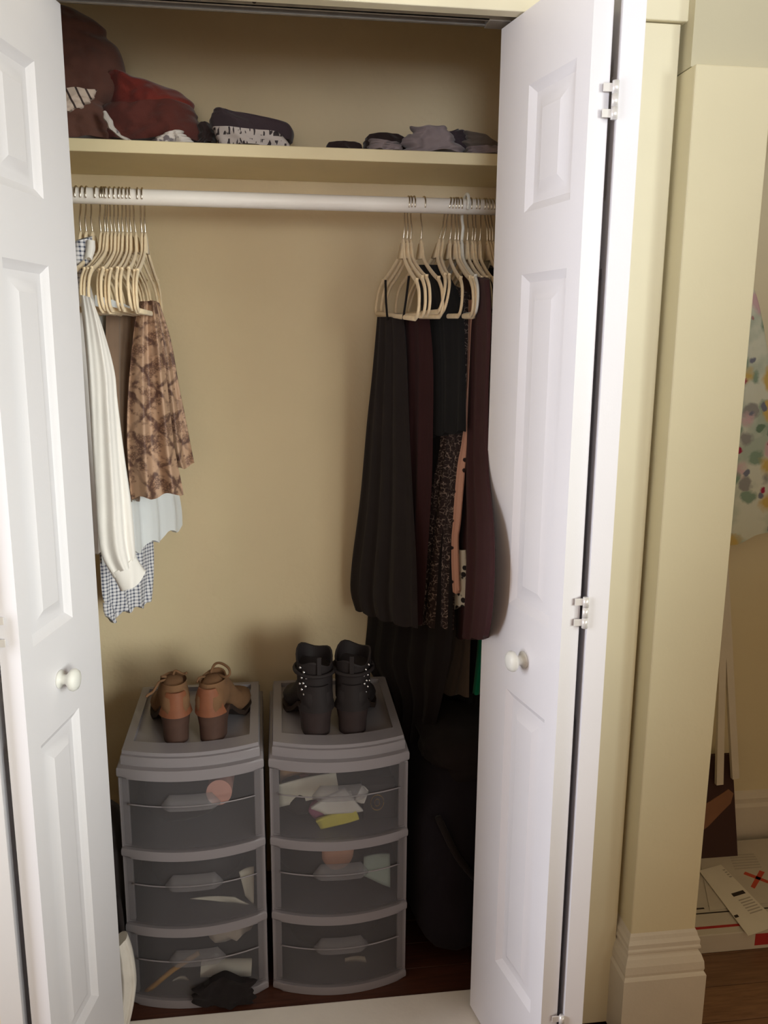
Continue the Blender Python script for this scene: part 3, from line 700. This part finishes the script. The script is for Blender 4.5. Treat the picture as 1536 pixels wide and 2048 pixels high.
def cart(cx, rz, label):
    e = empty('drawer_cart', (cx, 0, .001), rz); tag(e, label, 'drawers', 'clear three drawer carts')
    # frame: bands between drawers, sides, back
    for i, (z0, z1) in enumerate(ZB):
        b = band('frame_lip' if i < 3 else 'top_lip', z0, z1, .0, .004 if i < 3 else .008, 'cart', e)
    for s in (-1, 1):
        x = s*(CW/2-.002)
        box('side_panel', min(x, x-s*.004), max(x, x-s*.004), CY0+.004, CYB, .015, .56, 'cart_side', e)
        box('corner_post', min(s*(CW/2-.001), s*(CW/2-.022)), max(s*(CW/2-.001), s*(CW/2-.022)), CY0+.002, CY0+.012, .015, .55, 'cart', e, .002)
    box('back_panel', -CW/2+.004, CW/2-.004, CYB-.004, CYB, .015, .55, 'cart_side', e)
    top = band('top_panel', .575, .601, .008, 0, 'cart', e, .004)
    # raised rim round the recessed top
    bm = bmesh.new(); a = plan(.010, -.006); b = plan(.030, -.030); n = len(a)
    rows = []
    for pl, z in ((a, .599), ([(x*.995, y) for x, y in a], .609), (b, .611), (b, .599)): rows.append([bm.verts.new((x, y, z)) for x, y in pl])
    for r in range(3):
        for i in range(n): bm.faces.new((rows[r][i], rows[r][(i+1) % n], rows[r+1][(i+1) % n], rows[r+1][i]))
    rm = auto(from_bm('top_rim', bm, 'cart', e), 40)
    for i in range(3):
        z0, z1 = ZB[i][1]+.002, ZB[i+1][0]-.002
        d = ring_shell('drawer', z0, z1, .006, .003, 'clear', e, extra=.004)
        zr = z1-.062
        pts = [(x, CY0-.0095+.004*0-CBUL*(1-(x/(CW/2))**2)+.003, zr+.004*math.cos(0)) for x in [-.135+.27*k/20 for k in range(21)]]
        tube('ridge', [(x, y+.002, z) for x, y, z in pts], .0016, 'cart', d, 6)
        bm = bmesh.new(); rr = []
        for k in range(15):
            x = -.062+.124*k/14; yf = CY0-.002-CBUL*(1-(x/(CW/2))**2)
            edge = min(1.0, min(k, 14-k)/2.0)
            h = .006+.024*edge
            rr.append([Vector((x, yf+.002, zr)), Vector((x, yf-.014*edge-.002, zr+.001)), Vector((x, yf-.012*edge-.003, zr+h*.75)), Vector((x, yf-.004, zr+h)), Vector((x, yf+.002, zr+h))])
        bm_loft(bm, rr); auto(from_bm('handle', bm, 'handle', d), 50)
    return e
cart(-.189, R_(.8), 'clear three drawer plastic cart with tan shoes on top')
cart(.129, R_(-.3), 'clear three drawer plastic cart with black boots on top')

# ------------------------------------------------------------------ things inside the drawers
def blob(name, label, cx, cy, cz, rx, ry, rz_, mt, seed=0, cr=.25, rot=0, cat='cloth', sq=2.4):
    bm = bmesh.new(); bmesh.ops.create_icosphere(bm, subdivisions=3, radius=1)
    so = Vector((seed*3.1, seed*1.7, seed*.9))
    for v in bm.verts:
        p = v.co.copy(); k = (abs(p.x)**sq+abs(p.y)**sq+abs(p.z)**sq)**(-1/sq)
        k *= 1+cr*(noise.noise(p*1.6+so)+.5*noise.noise(p*3.7+so))
        v.co = Vector((p.x*k*rx, p.y*k*ry, p.z*k*rz_))
    lo = min(v.co.z for v in bm.verts)
    o = from_bm(name, bm, mt, None, True, (cx, cy, cz-lo)); o.rotation_euler = (0, rot, 0)
    return tag(o, label, cat)
Z0, Z1, Z2 = .0265, .2085, .3945
# right cart, top drawer (Z2)
def sheet(name, label, pts, y, mt, th=.003, cat='paper', lean=0.0):
    """thin curled sheet given by four corners (px) at depth y"""
    bm = bmesh.new(); P = [atY(px, py, y) for px, py in pts]; n = 8
    def pos(u, v, o):
        a = Vector(P[0]).lerp(Vector(P[1]), u); b = Vector(P[3]).lerp(Vector(P[2]), u); q = a.lerp(b, v)
        q.y += .006*math.sin(3*u+2*v)+lean*(1-v)+o; return q
    rows = []
    for o in (0, th): rows.append([[bm.verts.new(pos(i/n, j/n, o)) for i in range(n+1)] for j in range(n+1)])
    for j in range(n):
        for i in range(n):
            bm.faces.new((rows[0][j][i], rows[0][j][i+1], rows[0][j+1][i+1], rows[0][j+1][i])); bm.faces.new((rows[1][j+1][i], rows[1][j+1][i+1], rows[1][j][i+1], rows[1][j][i]))
    for i in range(n):
        for (j0) in (0, n):
            bm.faces.new((rows[0][j0][i], rows[0][j0][i+1], rows[1][j0][i+1], rows[1][j0][i])); bm.faces.new((rows[0][i][j0], rows[0][i+1][j0], rows[1][i+1][j0], rows[1][i][j0]))
    return tag(from_bm(name, bm, mt, None, True), label, cat)
sheet('gift_box', 'beige box in the top drawer under the black boots', [(560, 1532), (640, 1530), (640, 1580), (560, 1584)], .20, 'beige_box', .05, 'box')
sheet('envelope', 'cream white paper packet in the top right drawer', [(552, 1572), (672, 1546), (678, 1582), (556, 1618)], .150, 'paper', .006)
sheet('wrapper', 'small coral wrapper behind the cream paper packet', [(600, 1552), (618, 1552), (618, 1568), (600, 1568)], .185, 'orange_red', .004)
sheet('napkin', 'folded white cloth in the middle of the top right drawer', [(622, 1618), (690, 1580), (726, 1620), (650, 1632)], .128, 'white_cloth', .010, 'cloth')
blob('sock', 'bunched white sock in the top right drawer', .133, .155, .405, .030, .022, .030, 'white_cloth', 3)
sheet('ribbon', 'white looped strap at the right of the white cloth', [(724, 1572), (737, 1582), (728, 1604), (710, 1606)], .130, 'white_cloth', .003, 'ribbon')
sheet('duster', 'yellow cloth strip lying at the bottom of the top right drawer', [(632, 1644), (712, 1622), (718, 1636), (642, 1662)], .122, 'yellow', .014, 'cloth')
blob('pouch', 'mauve cloth bundle beside the yellow strip', .085, .165, Z2, .022, .02, .026, 'mauve', 5)
bx = box('gift_box', .185, .262, .150, .19, Z2, Z2+.085, 'black_card', None, .003); tag(bx, 'black box with gold ring emblem in the top right drawer', 'box')
bm = bmesh.new(); bm_tube(bm, [(.218+.015*math.cos(a), .1490, Z2+.042+.019*math.sin(a)) for a in [2*PI*k/24 for k in range(25)]], .0012, 6); from_bm('gold_ring', bm, 'brass', bx, True)
bm = bmesh.new(); bm_tube(bm, [(.218+.006*math.cos(a), .1490, Z2+.042+.009*math.sin(a)) for a in [2*PI*k/16 for k in range(17)]], .001, 6); from_bm('gold_emblem', bm, 'brass', bx, True)
blob('folded_cloth', 'dark folded cloth at the left of the top right drawer', .040, .235, Z2, .05, .09, .045, 'inner_dark', 7, .1)
# right cart, middle
blob('sponge', 'peach round sponge in the middle right drawer', .128, .165, .268, .036, .025, .034, 'peach', 8, .12)
sheet('packet', 'mint printed packet at the right of the middle right drawer', [(728, 1716), (780, 1710), (780, 1772), (728, 1755)], .16, 'mint', .008, 'packet')
blob('folded_cloth', 'dark folded clothes in the middle right drawer', .10, .27, Z1, .115, .12, .065, 'inner_dark', 9, .1)
blob('folded_cloth', 'dark folded clothes filling the bottom right drawer', .13, .27, Z0, .12, .13, .07, 'black_card', 10, .1)
sheet('note', 'faint grey card in the bottom right drawer', [(690, 1918), (730, 1915), (740, 1945), (690, 1948)], .15, 'ink_grey', .003)
# left cart
bm = bmesh.new(); c0 = atY(438, 1585, .135); c1 = atY(446, 1545, .26)
bm_tube(bm, [c0, (np.array(c0)+np.array(c1))/2, c1], .028, 24); o = tag(from_bm('tissue_roll', bm, 'pink', None, True), 'pink roll seen end on in the top left drawer', 'roll'); auto(o, 40)
blob('folded_cloth', 'dark grey clothes filling the top left drawer', -.22, .27, Z2, .095, .13, .055, 'inner_dark', 11, .1)
sheet('letter', 'crumpled white paper in the middle left drawer', [(478, 1745), (508, 1735), (508, 1805), (490, 1795)], .15, 'paper', .004)
sheet('letter', 'flat white paper strip low in the middle left drawer', [(380, 1798), (470, 1796), (500, 1806), (480, 1812)], .15, 'paper', .004)
blob('folded_cloth', 'dark clothes filling the middle left drawer', -.20, .28, Z1, .11, .12, .06, 'black_card', 12, .1)
tag(tube('ruler', [atY(292, 1984, .12), atY(345, 1940, .135), atY(398, 1905, .15)], .006, 'ochre', seg=6), 'yellow wooden stick lying in the bottom left drawer', 'stick')
bm = bmesh.new(); c0 = atY(402, 1936, .135); c1 = atY(503, 1934, .135); bm_tube(bm, [c0, c1], .019, 20); tag(auto(from_bm('paper_roll', bm, 'paper', None), 40), 'white paper roll lying in the bottom left drawer', 'roll')
blob('tissue', 'beige crumpled tissue above the white roll in the bottom left drawer', -.125, .21, .075, .055, .05, .045, 'offwhite', 13, .3)
sheet('letter', 'white paper scrap under the yellow stick in the bottom left drawer', [(345, 1962), (370, 1955), (410, 1980), (345, 1980)], .14, 'paper', .004)
blob('folded_cloth', 'dark clothes at the back of the bottom left drawer', -.20, .34, Z0, .11, .09, .06, 'inner_dark', 14, .1)

# ================================================================== shoes
def shoe(name, label, loc, rz, mir, upper, heelm, H, top, W, studs=False, flare=0.0):
    e = empty(name, loc, rz); tag(e, label, 'shoe')
    L = .232
    def zs(y):     # underside of the sole
        if y < .06: return H
        if y < .155: t = (y-.06)/.095; t = t*t*(3-2*t); return H*(1-t)+.008*t
        return .008+.004*max(0, (y-.2)/.03)
    bm = bmesh.new(); rings = []
    ys = [-.004, .0, .012, .035, .06, .09, .12, .15, .175, .2, .22, .229, L]
    hw = [.012, .022, .030, .033, .032, .031, .035, .039, .040, .036, .027, .017, .005]
    ht = [.03, .05, .062, .07, .074, .078, .070, .058, .048, .040, .033, .027, .018]
    for y, a, h in zip(ys, hw, ht):
        a *= W/.066; z0 = zs(max(y, 0)); r = []
        for k in range(20):
            t = 2*PI*k/20; cx, cz = math.cos(t), math.sin(t)
            sx = abs(cx)**.75*(1 if cx >= 0 else -1); sz = abs(cz)**.7*(1 if cz >= 0 else -1)
            r.append(Vector((a*sx*(1-.12*max(0, sz))+mir*.008*max(0, (y-.1)/.13), y, z0+h*.5+h*.5*sz)))
        rings.append(r)
    bm_loft(bm, rings)
    up = auto(from_bm('upper', bm, upper, e), 60)
    # ankle shaft (open collar)
    bm = bmesh.new(); rings = []
    zt = [H+.02, H+.045, H+.07]+([H+.07+(top-H-.07)*f for f in (.3, .6, .85, 1.0)] if top > H+.08 else [top])
    for i, z in enumerate(zt):
        f = i/(len(zt)-1); a = ((.034+.002*f) if studs else (.031-.004*f))*W/.066; b = .045-.006*f+flare*.6*max(0, f-.4); yc = .045+.006*f
        rings.append([Vector((a*math.cos(2*PI*k/24), yc+b*math.sin(2*PI*k/24), z+(.012*math.sin(2*PI*k/24) if i == len(zt)-1 else 0)+(flare*.25*math.sin(3*2*PI*k/24+1) if i >= len(zt)-2 else 0))) for k in range(24)])
    inner = [[Vector((p.x*.9, .05+(p.y-.05)*.9, p.z-.001)) for p in rings[-1]], [Vector((p.x*.85, .05+(p.y-.05)*.85, p.z-.03)) for p in rings[-1]]]
    bm_loft(bm, rings+inner)
    auto(from_bm('shaft', bm, upper if not studs else upper, e), 60)
    # heel counter patch, slightly proud of the upper
    bm = bmesh.new(); n = 14; rr = []
    for j in range(7):
        f = j/6; z = H+.001+f*((top-H-.004) if not studs else .06); r = []
        wid = 1.25*(1-.45*f)
        for i in range(n+1):
            t = -PI/2+(-1+2*i/n)*wid
            a = (.0385-.007*f)*W/.066; b = .0520-.005*f
            r.append(Vector((a*math.cos(t), .044+b*math.sin(t)-.001, z)))
        rr.append(r)
    vs = [[bm.verts.new(p) for p in r] for r in rr]; vb = [[bm.verts.new((p.x*.9, .044+(p.y-.044)*.9, p.z)) for p in r] for r in rr]
    for j in range(6):
        for i in range(n): bm.faces.new((vs[j][i], vs[j][i+1], vs[j+1][i+1], vs[j+1][i])); bm.faces.new((vb[j+1][i], vb[j+1][i+1], vb[j][i+1], vb[j][i]))
    for j in range(6):
        for i in (0, n): bm.faces.new((vs[j][i], vs[j+1][i], vb[j+1][i], vb[j][i]))
    for i in range(n):
        for j in (0, 6): bm.faces.new((vs[j][i], vs[j][i+1], vb[j][i+1], vb[j][i]))
    auto(from_bm('heel_counter', bm, 'tan_leather' if not studs else upper, e), 60)
    # stacked heel
    bm = bmesh.new(); rings = []
    for z, k in ((0, .82), (.004, .83), (H*.5, .86), (H*.9, .97), (H+.003, 1.0)):
        r = []
        for i in range(16):
            t = PI+PI*i/15; r.append(Vector((.0325*W/.066*k*math.cos(t), .034+.038*k*math.sin(t), z)))
        r += [Vector((.0325*W/.066*k, .056*k+.008, z)), Vector((-.0325*W/.066*k, .056*k+.008, z))]
        rings.append(r)
    bm_loft(bm, rings); auto(from_bm('heel', bm, heelm, e), 40)
    # sole
    bm = bmesh.new(); rr = []
    for y, a in zip([.055, .09, .12, .15, .175, .2, .22, .231], [.030, .029, .034, .040, .041, .037, .028, .010]):
        a *= W/.066; z = zs(y); x0 = mir*.008*max(0, (y-.1)/.13)
        rr.append([Vector((x0-a, y, z+.004)), Vector((x0-a, y, z-.0079)), Vector((x0+a, y, z-.0079)), Vector((x0+a, y, z+.004))])
    bm_loft(bm, rr); auto(from_bm('sole', bm, 'sole', e), 40)
    if not studs:
        t0 = top+.010
        def lace(pts): tube('lace', smoothpath(pts, 5), .0030, 'tan_suede', e, 8)
        if mir > 0:
            lace([(-.012, .07, t0-.004), (-.004, .075, t0+.014), (.012, .07, t0+.020), (.032, .06, t0+.014), (.038, .05, t0+.004), (.028, .05, t0-.004), (.012, .06, t0-.004)])
            lace([(-.02, .06, t0-.01), (-.027, .04, t0-.004), (-.03, .03, t0-.012)])
        else:
            lace([(-.01, .06, t0-.004), (-.03, .045, t0-.002), (-.045, .035, t0-.018), (-.056, .03, t0-.022), (-.060, .03, t0-.026)])
            lace([(0, .07, t0-.004), (.006, .07, t0+.010), (.016, .065, t0+.006), (.024, .06, t0+.004), (.030, .055, t0+.008)])
            lace([(-.02, .07, t0-.002), (-.024, .06, t0+.004), (-.014, .06, t0+.002)])
    else:
        bm = bmesh.new(); bm_tube(bm, [(.036*W/.066*math.cos(a)*1.1, .045+.047*math.sin(a), H+.088+.004*math.sin(a)) for a in [2*PI*k/24 for k in range(25)]], .0045, 8)
        from_bm('ankle_strap', bm, 'black_leather', e, True)
        for k, (az, zz) in enumerate(((0, .1), (.25, .092), (-.2, .085), (.1, .078), (.4, .08), (.2, .066), (-.05, .062), (.35, .06), (.1, .05), (.25, .04))):
            t = (PI+.5+az) if mir < 0 else (-.5-az)
            bm = bmesh.new(); bmesh.ops.create_uvsphere(bm, u_segments=8, v_segments=5, radius=.0035, matrix=Matrix.Translation((.0365*W/.066*math.cos(t), .045+.0455*math.sin(t), H+zz)))
            from_bm('stud', bm, 'stud', e, True)
        box('pull_tab', -.005, .005, -.002, .002, top-.03, top+.012, 'black_leather', e, .001)
    return e
TZ = .6025
shoe('ankle_boot', 'tan lace up ankle boot, left of the pair on the drawer cart', (-.220, .152, TZ), R_(12), -1, 'tan_suede', 'heel', .064, .124, .066)
shoe('ankle_boot', 'tan lace up ankle boot, right of the pair, with a loop of lace', (-.156, .150, TZ), R_(-14), 1, 'tan_suede', 'heel', .064, .130, .066)
shoe('studded_boot', 'black studded heeled boot, left of the pair on the cart', (.088, .152, TZ), R_(9), -1, 'black_leather', 'heel_dark', .060, .176, .076, True, .03)
shoe('studded_boot', 'black studded heeled boot, right of the pair by the dark clothes', (.160, .152, TZ), R_(-8), 1, 'black_leather', 'heel_dark', .060, .176, .076, True, .03)

# ================================================================== bags and things on the closet floor
def big_blob(name, label, cx, cy, z0, rx, ry, rz_, mt, seed, cat, sq=3.0, cr=.12, parts=None):
    o = blob(name, label, cx, cy, z0, rx, ry, rz_, mt, seed, cr, 0, cat, sq); return o
bag = empty('duffel_bag', (.45, .30, 0)); tag(bag, 'big navy black bag on the floor right of the drawer carts', 'bag')
def bagpart(nm, cx, cy, z0, rx, ry, rz_, mt, seed, sq, cr):
    bm = bmesh.new(); bmesh.ops.create_icosphere(bm, subdivisions=4, radius=1); so = Vector((seed*3.1, seed, seed*.7))
    for v in bm.verts:
        p = v.co.copy(); k = (abs(p.x)**sq+abs(p.y)**sq+abs(p.z)**sq)**(-1/sq)
        k *= 1+cr*(noise.noise(p*1.8+so)+.6*noise.noise(p*4+so)+.3*noise.noise(p*8+so))
        v.co = Vector((p.x*k*rx, p.y*k*ry, p.z*k*rz_))
    lo = min(v.co.z for v in bm.verts)
    return from_bm(nm, bm, mt, bag, True, (cx, cy, z0-lo))
bagpart('body', 0, -.01, .001, .145, .185, .25, 'navy', 2, 4, .08)
bagpart('flap', .01, -.02, .45, .12, .15, .06, 'black', 6, 3, .12)
tube('strap', smoothpath([(-.10, -.20, .42), (-.04, -.205, .30), (.05, -.205, .22), (.12, -.19, .34), (.13, -.17, .46)], 5), .008, 'black', bag, 8)
dk = blob('tote_bag', 'dark bag squeezed between the left door and the drawer cart', -.405, .22, 0.001, .045, .10, .20, 'shelf_black', 9, .08, 0, 'bag', 4)
tube('handle', smoothpath([(.035, -.10, .02), (.046, -.115, .06), (.052, -.118, .0), (.050, -.112, -.10)], 5), .007, 'black2', dk, 8)
wb = cloth('plastic_bag', [(225, 1888), (225, 1960), (220, 2060)], [(255, 1866), (266, 1900), (273, 1950), (271, 1985), (262, 2030), (250, 2080)], (-.345, .045), R_(15), .018, 'white_bag', folds=2, amp=.004, crumple=.006, seed=61)
for v in wb.data.vertices: v.co.z = max(v.co.z, .0045)
tag(wb, 'white crumpled bag poking out behind the left door at floor level', 'bag')
bc = cloth('belt', [(392, 1968), (388, 1985), (384, 2006)], [(505, 1964), (508, 1985), (506, 2012)], (-.14, .072), 0, .012, 'black', folds=2, amp=.003, crumple=.012, jag=.022, seed=62, nu=30, nv=14)
for v in bc.data.vertices: v.co.z = max(v.co.z, .0045)
tag(bc, 'black bundle of straps on the floor before the left drawer cart', 'straps')

# ================================================================== alcove at the right: ironing board, picture, post
ap = empty('ironing_board', (1.25, .47, 1.3)); tag(ap, 'ironing board with pale floral cover hanging on the alcove wall', 'ironing board')
sub(ap, cloth('cover', [(1440, 520), (1415, 600), (1400, 760), (1394, 900), (1392, 1112)], [(1466, 520), (1504, 572), (1524, 640), (1545, 760), (1572, 900), (1588, 1040)], (1.25, .478), 0, .016, 'floral', folds=3, amp=.0015, seed=71, puff=.25, hem=.004))
hk = tube('wall_hook', [(1.19, .52, 1.77), (1.19, .485, 1.765), (1.19, .475, 1.785)], .004, 'hinge', None); tag(hk, 'small white hook on the alcove wall above the ironing board', 'hook')
def leg(b, t):
    b = Vector(b); t = Vector(t); d = (t-b).normalized(); bm = bmesh.new(); a = Vector((1, 0, 0)); a = (a-d*a.dot(d)).normalized(); c = d.cross(a)
    rr = []
    for p in (b, t): rr.append([p+a*sx*.010+c*sy*.006 for sx, sy in ((-1, -1), (1, -1), (1, 1), (-1, 1))])
    bm_loft(bm, rr); return sub(ap, from_bm('leg', bm, 'plinth'))
leg(atY(1438, 1568, .435), atY(1449, 1060, .455)); leg(atY(1470, 1556, .437), atY(1444, 1060, .458))
pc = empty('picture', (1.2, .49, 0)); tag(pc, 'dark painting with a tan shape leaning on the alcove baseboard', 'picture')
p0, p1 = atY(1482, 1512, .46), atY(1476, 1688, .40)
bm = bmesh.new()
xr = p1[0]; rr = []
for (y, z) in ((.395, .052), (.470, p0[2])): rr.append([Vector((xr-.36-1.2, y-.49, z)), Vector((xr-1.2, y-.49, z)), Vector((xr-1.2, y-.49+.012, z)), Vector((xr-.36-1.2, y-.49+.012, z))])
bm_loft(bm, rr); from_bm('canvas', bm, 'paint_dark', pc)
bm = bmesh.new(); pts = [(1.13, .105), (1.19, .138), (1.235, .175), (1.262, .196), (1.272, .222), (1.258, .234), (1.20, .204), (1.13, .175)]
vs = []
for yo in (-.002, .003): vs.append([bm.verts.new((x-1.2, .395+(z-.052)*(.075/(p0[2]-.052))-.49+yo, z)) for x, z in pts])
bm.faces.new(vs[0]); bm.faces.new(vs[1][::-1])
for i in range(8): bm.faces.new((vs[0][i], vs[0][(i+1) % 8], vs[1][(i+1) % 8], vs[1][i]))
from_bm('painted_shape', bm, mat('tan_paint', rgb(140, 100, 76), .7), pc)

# mailing box and papers on the floor
BZ = .052
mb = empty('mailing_box', (1.2, .3, 0)); tag(mb, 'flat white mailing box with red stripes on the alcove floor', 'box')
f0 = atZ(1400, 1872, BZ); f1 = atZ(1536, 1860, BZ)
yf = float((f0[1]+f1[1])/2)
box('carton', .87-1.2, 1.50-1.2, yf-.3, .47-.3, .001, BZ, 'paper_grey', mb, .002)
def strip(nm, x0, x1, y0, y1, mt, z=BZ): box(nm, x0-1.2, x1-1.2, y0-.3, y1-.3, z, z+.0006, mt, mb)
strip('red_stripe', .87, 1.50, yf+.022, yf+.030, 'red'); strip('dark_line', .87, 1.50, yf+.075, yf+.079, 'ink')
box('red_stripe', 1.155-1.2, 1.50-1.2, yf-.3-.0006, yf-.3, .012, .044, 'red', mb)
strip('printed_block', 1.085, 1.11, yf+.09, yf+.104, 'ink_grey'); strip('printed_block', 1.04, 1.07, yf+.093, yf+.098, 'ink')
def paper(name, label, corners, z, mt, marks):
    P = [np.array(atZ(px, py, z)) for px, py in corners]; c = sum(P)/4
    e = empty(name, c); tag(e, label, 'paper')
    bm = bmesh.new(); rr = [[Vector(p-c)+Vector((0, 0, k)) for p in P] for k in (0, .0012)]; bm_loft(bm, rr); from_bm('sheet', bm, mt, e)
    def at(u, v): return (P[0]*(1-u)+P[1]*u)*(1-v)+(P[3]*(1-u)+P[2]*u)*v-c
    for (nm, m2, quad) in marks:
        bm = bmesh.new(); rr = [[Vector(at(u, v))+Vector((0, 0, .0013+k)) for u, v in quad] for k in (0, .0004)]; bm_loft(bm, rr); from_bm(nm, bm, m2, e)
    return e
def bar(u, v, w_, h): return [(u, v), (u+w_, v), (u+w_, v+h), (u, v+h)]
paper('form', 'printed form with a red cross mark on the floor papers', [(1395, 1698), (1508, 1694), (1575, 1800), (1420, 1822)], BZ+.001, 'paper_grey',
      [('red_stroke', 'orange_red', [(.60, .50), (.64, .46), (.98, .72), (.95, .76)]), ('red_stroke', 'orange_red', [(.86, .46), (.92, .50), (.66, .76), (.62, .72)]), ('logo', 'ink', bar(.42, .05, .10, .05))]+[('print_line', 'ink_grey', bar(.5, .14+.05*i, .42, .02)) for i in range(6)])
paper('letter', 'white letter with dark print lying across the mailing box', [(1398, 1742), (1442, 1730), (1560, 1850), (1496, 1872)], BZ+.004, 'paper',
      [('heading', 'ink', bar(.45, .44, .45, .05)), ('seal', 'ink', bar(.02, .72, .12, .035))]+[('print_line', 'ink_grey', bar(.5, .55+.04*i, .42, .015)) for i in range(6)]+[('print_line', 'ink_grey', bar(1.02-.15, .08+.04*i, .1, .02)) for i in range(4)])
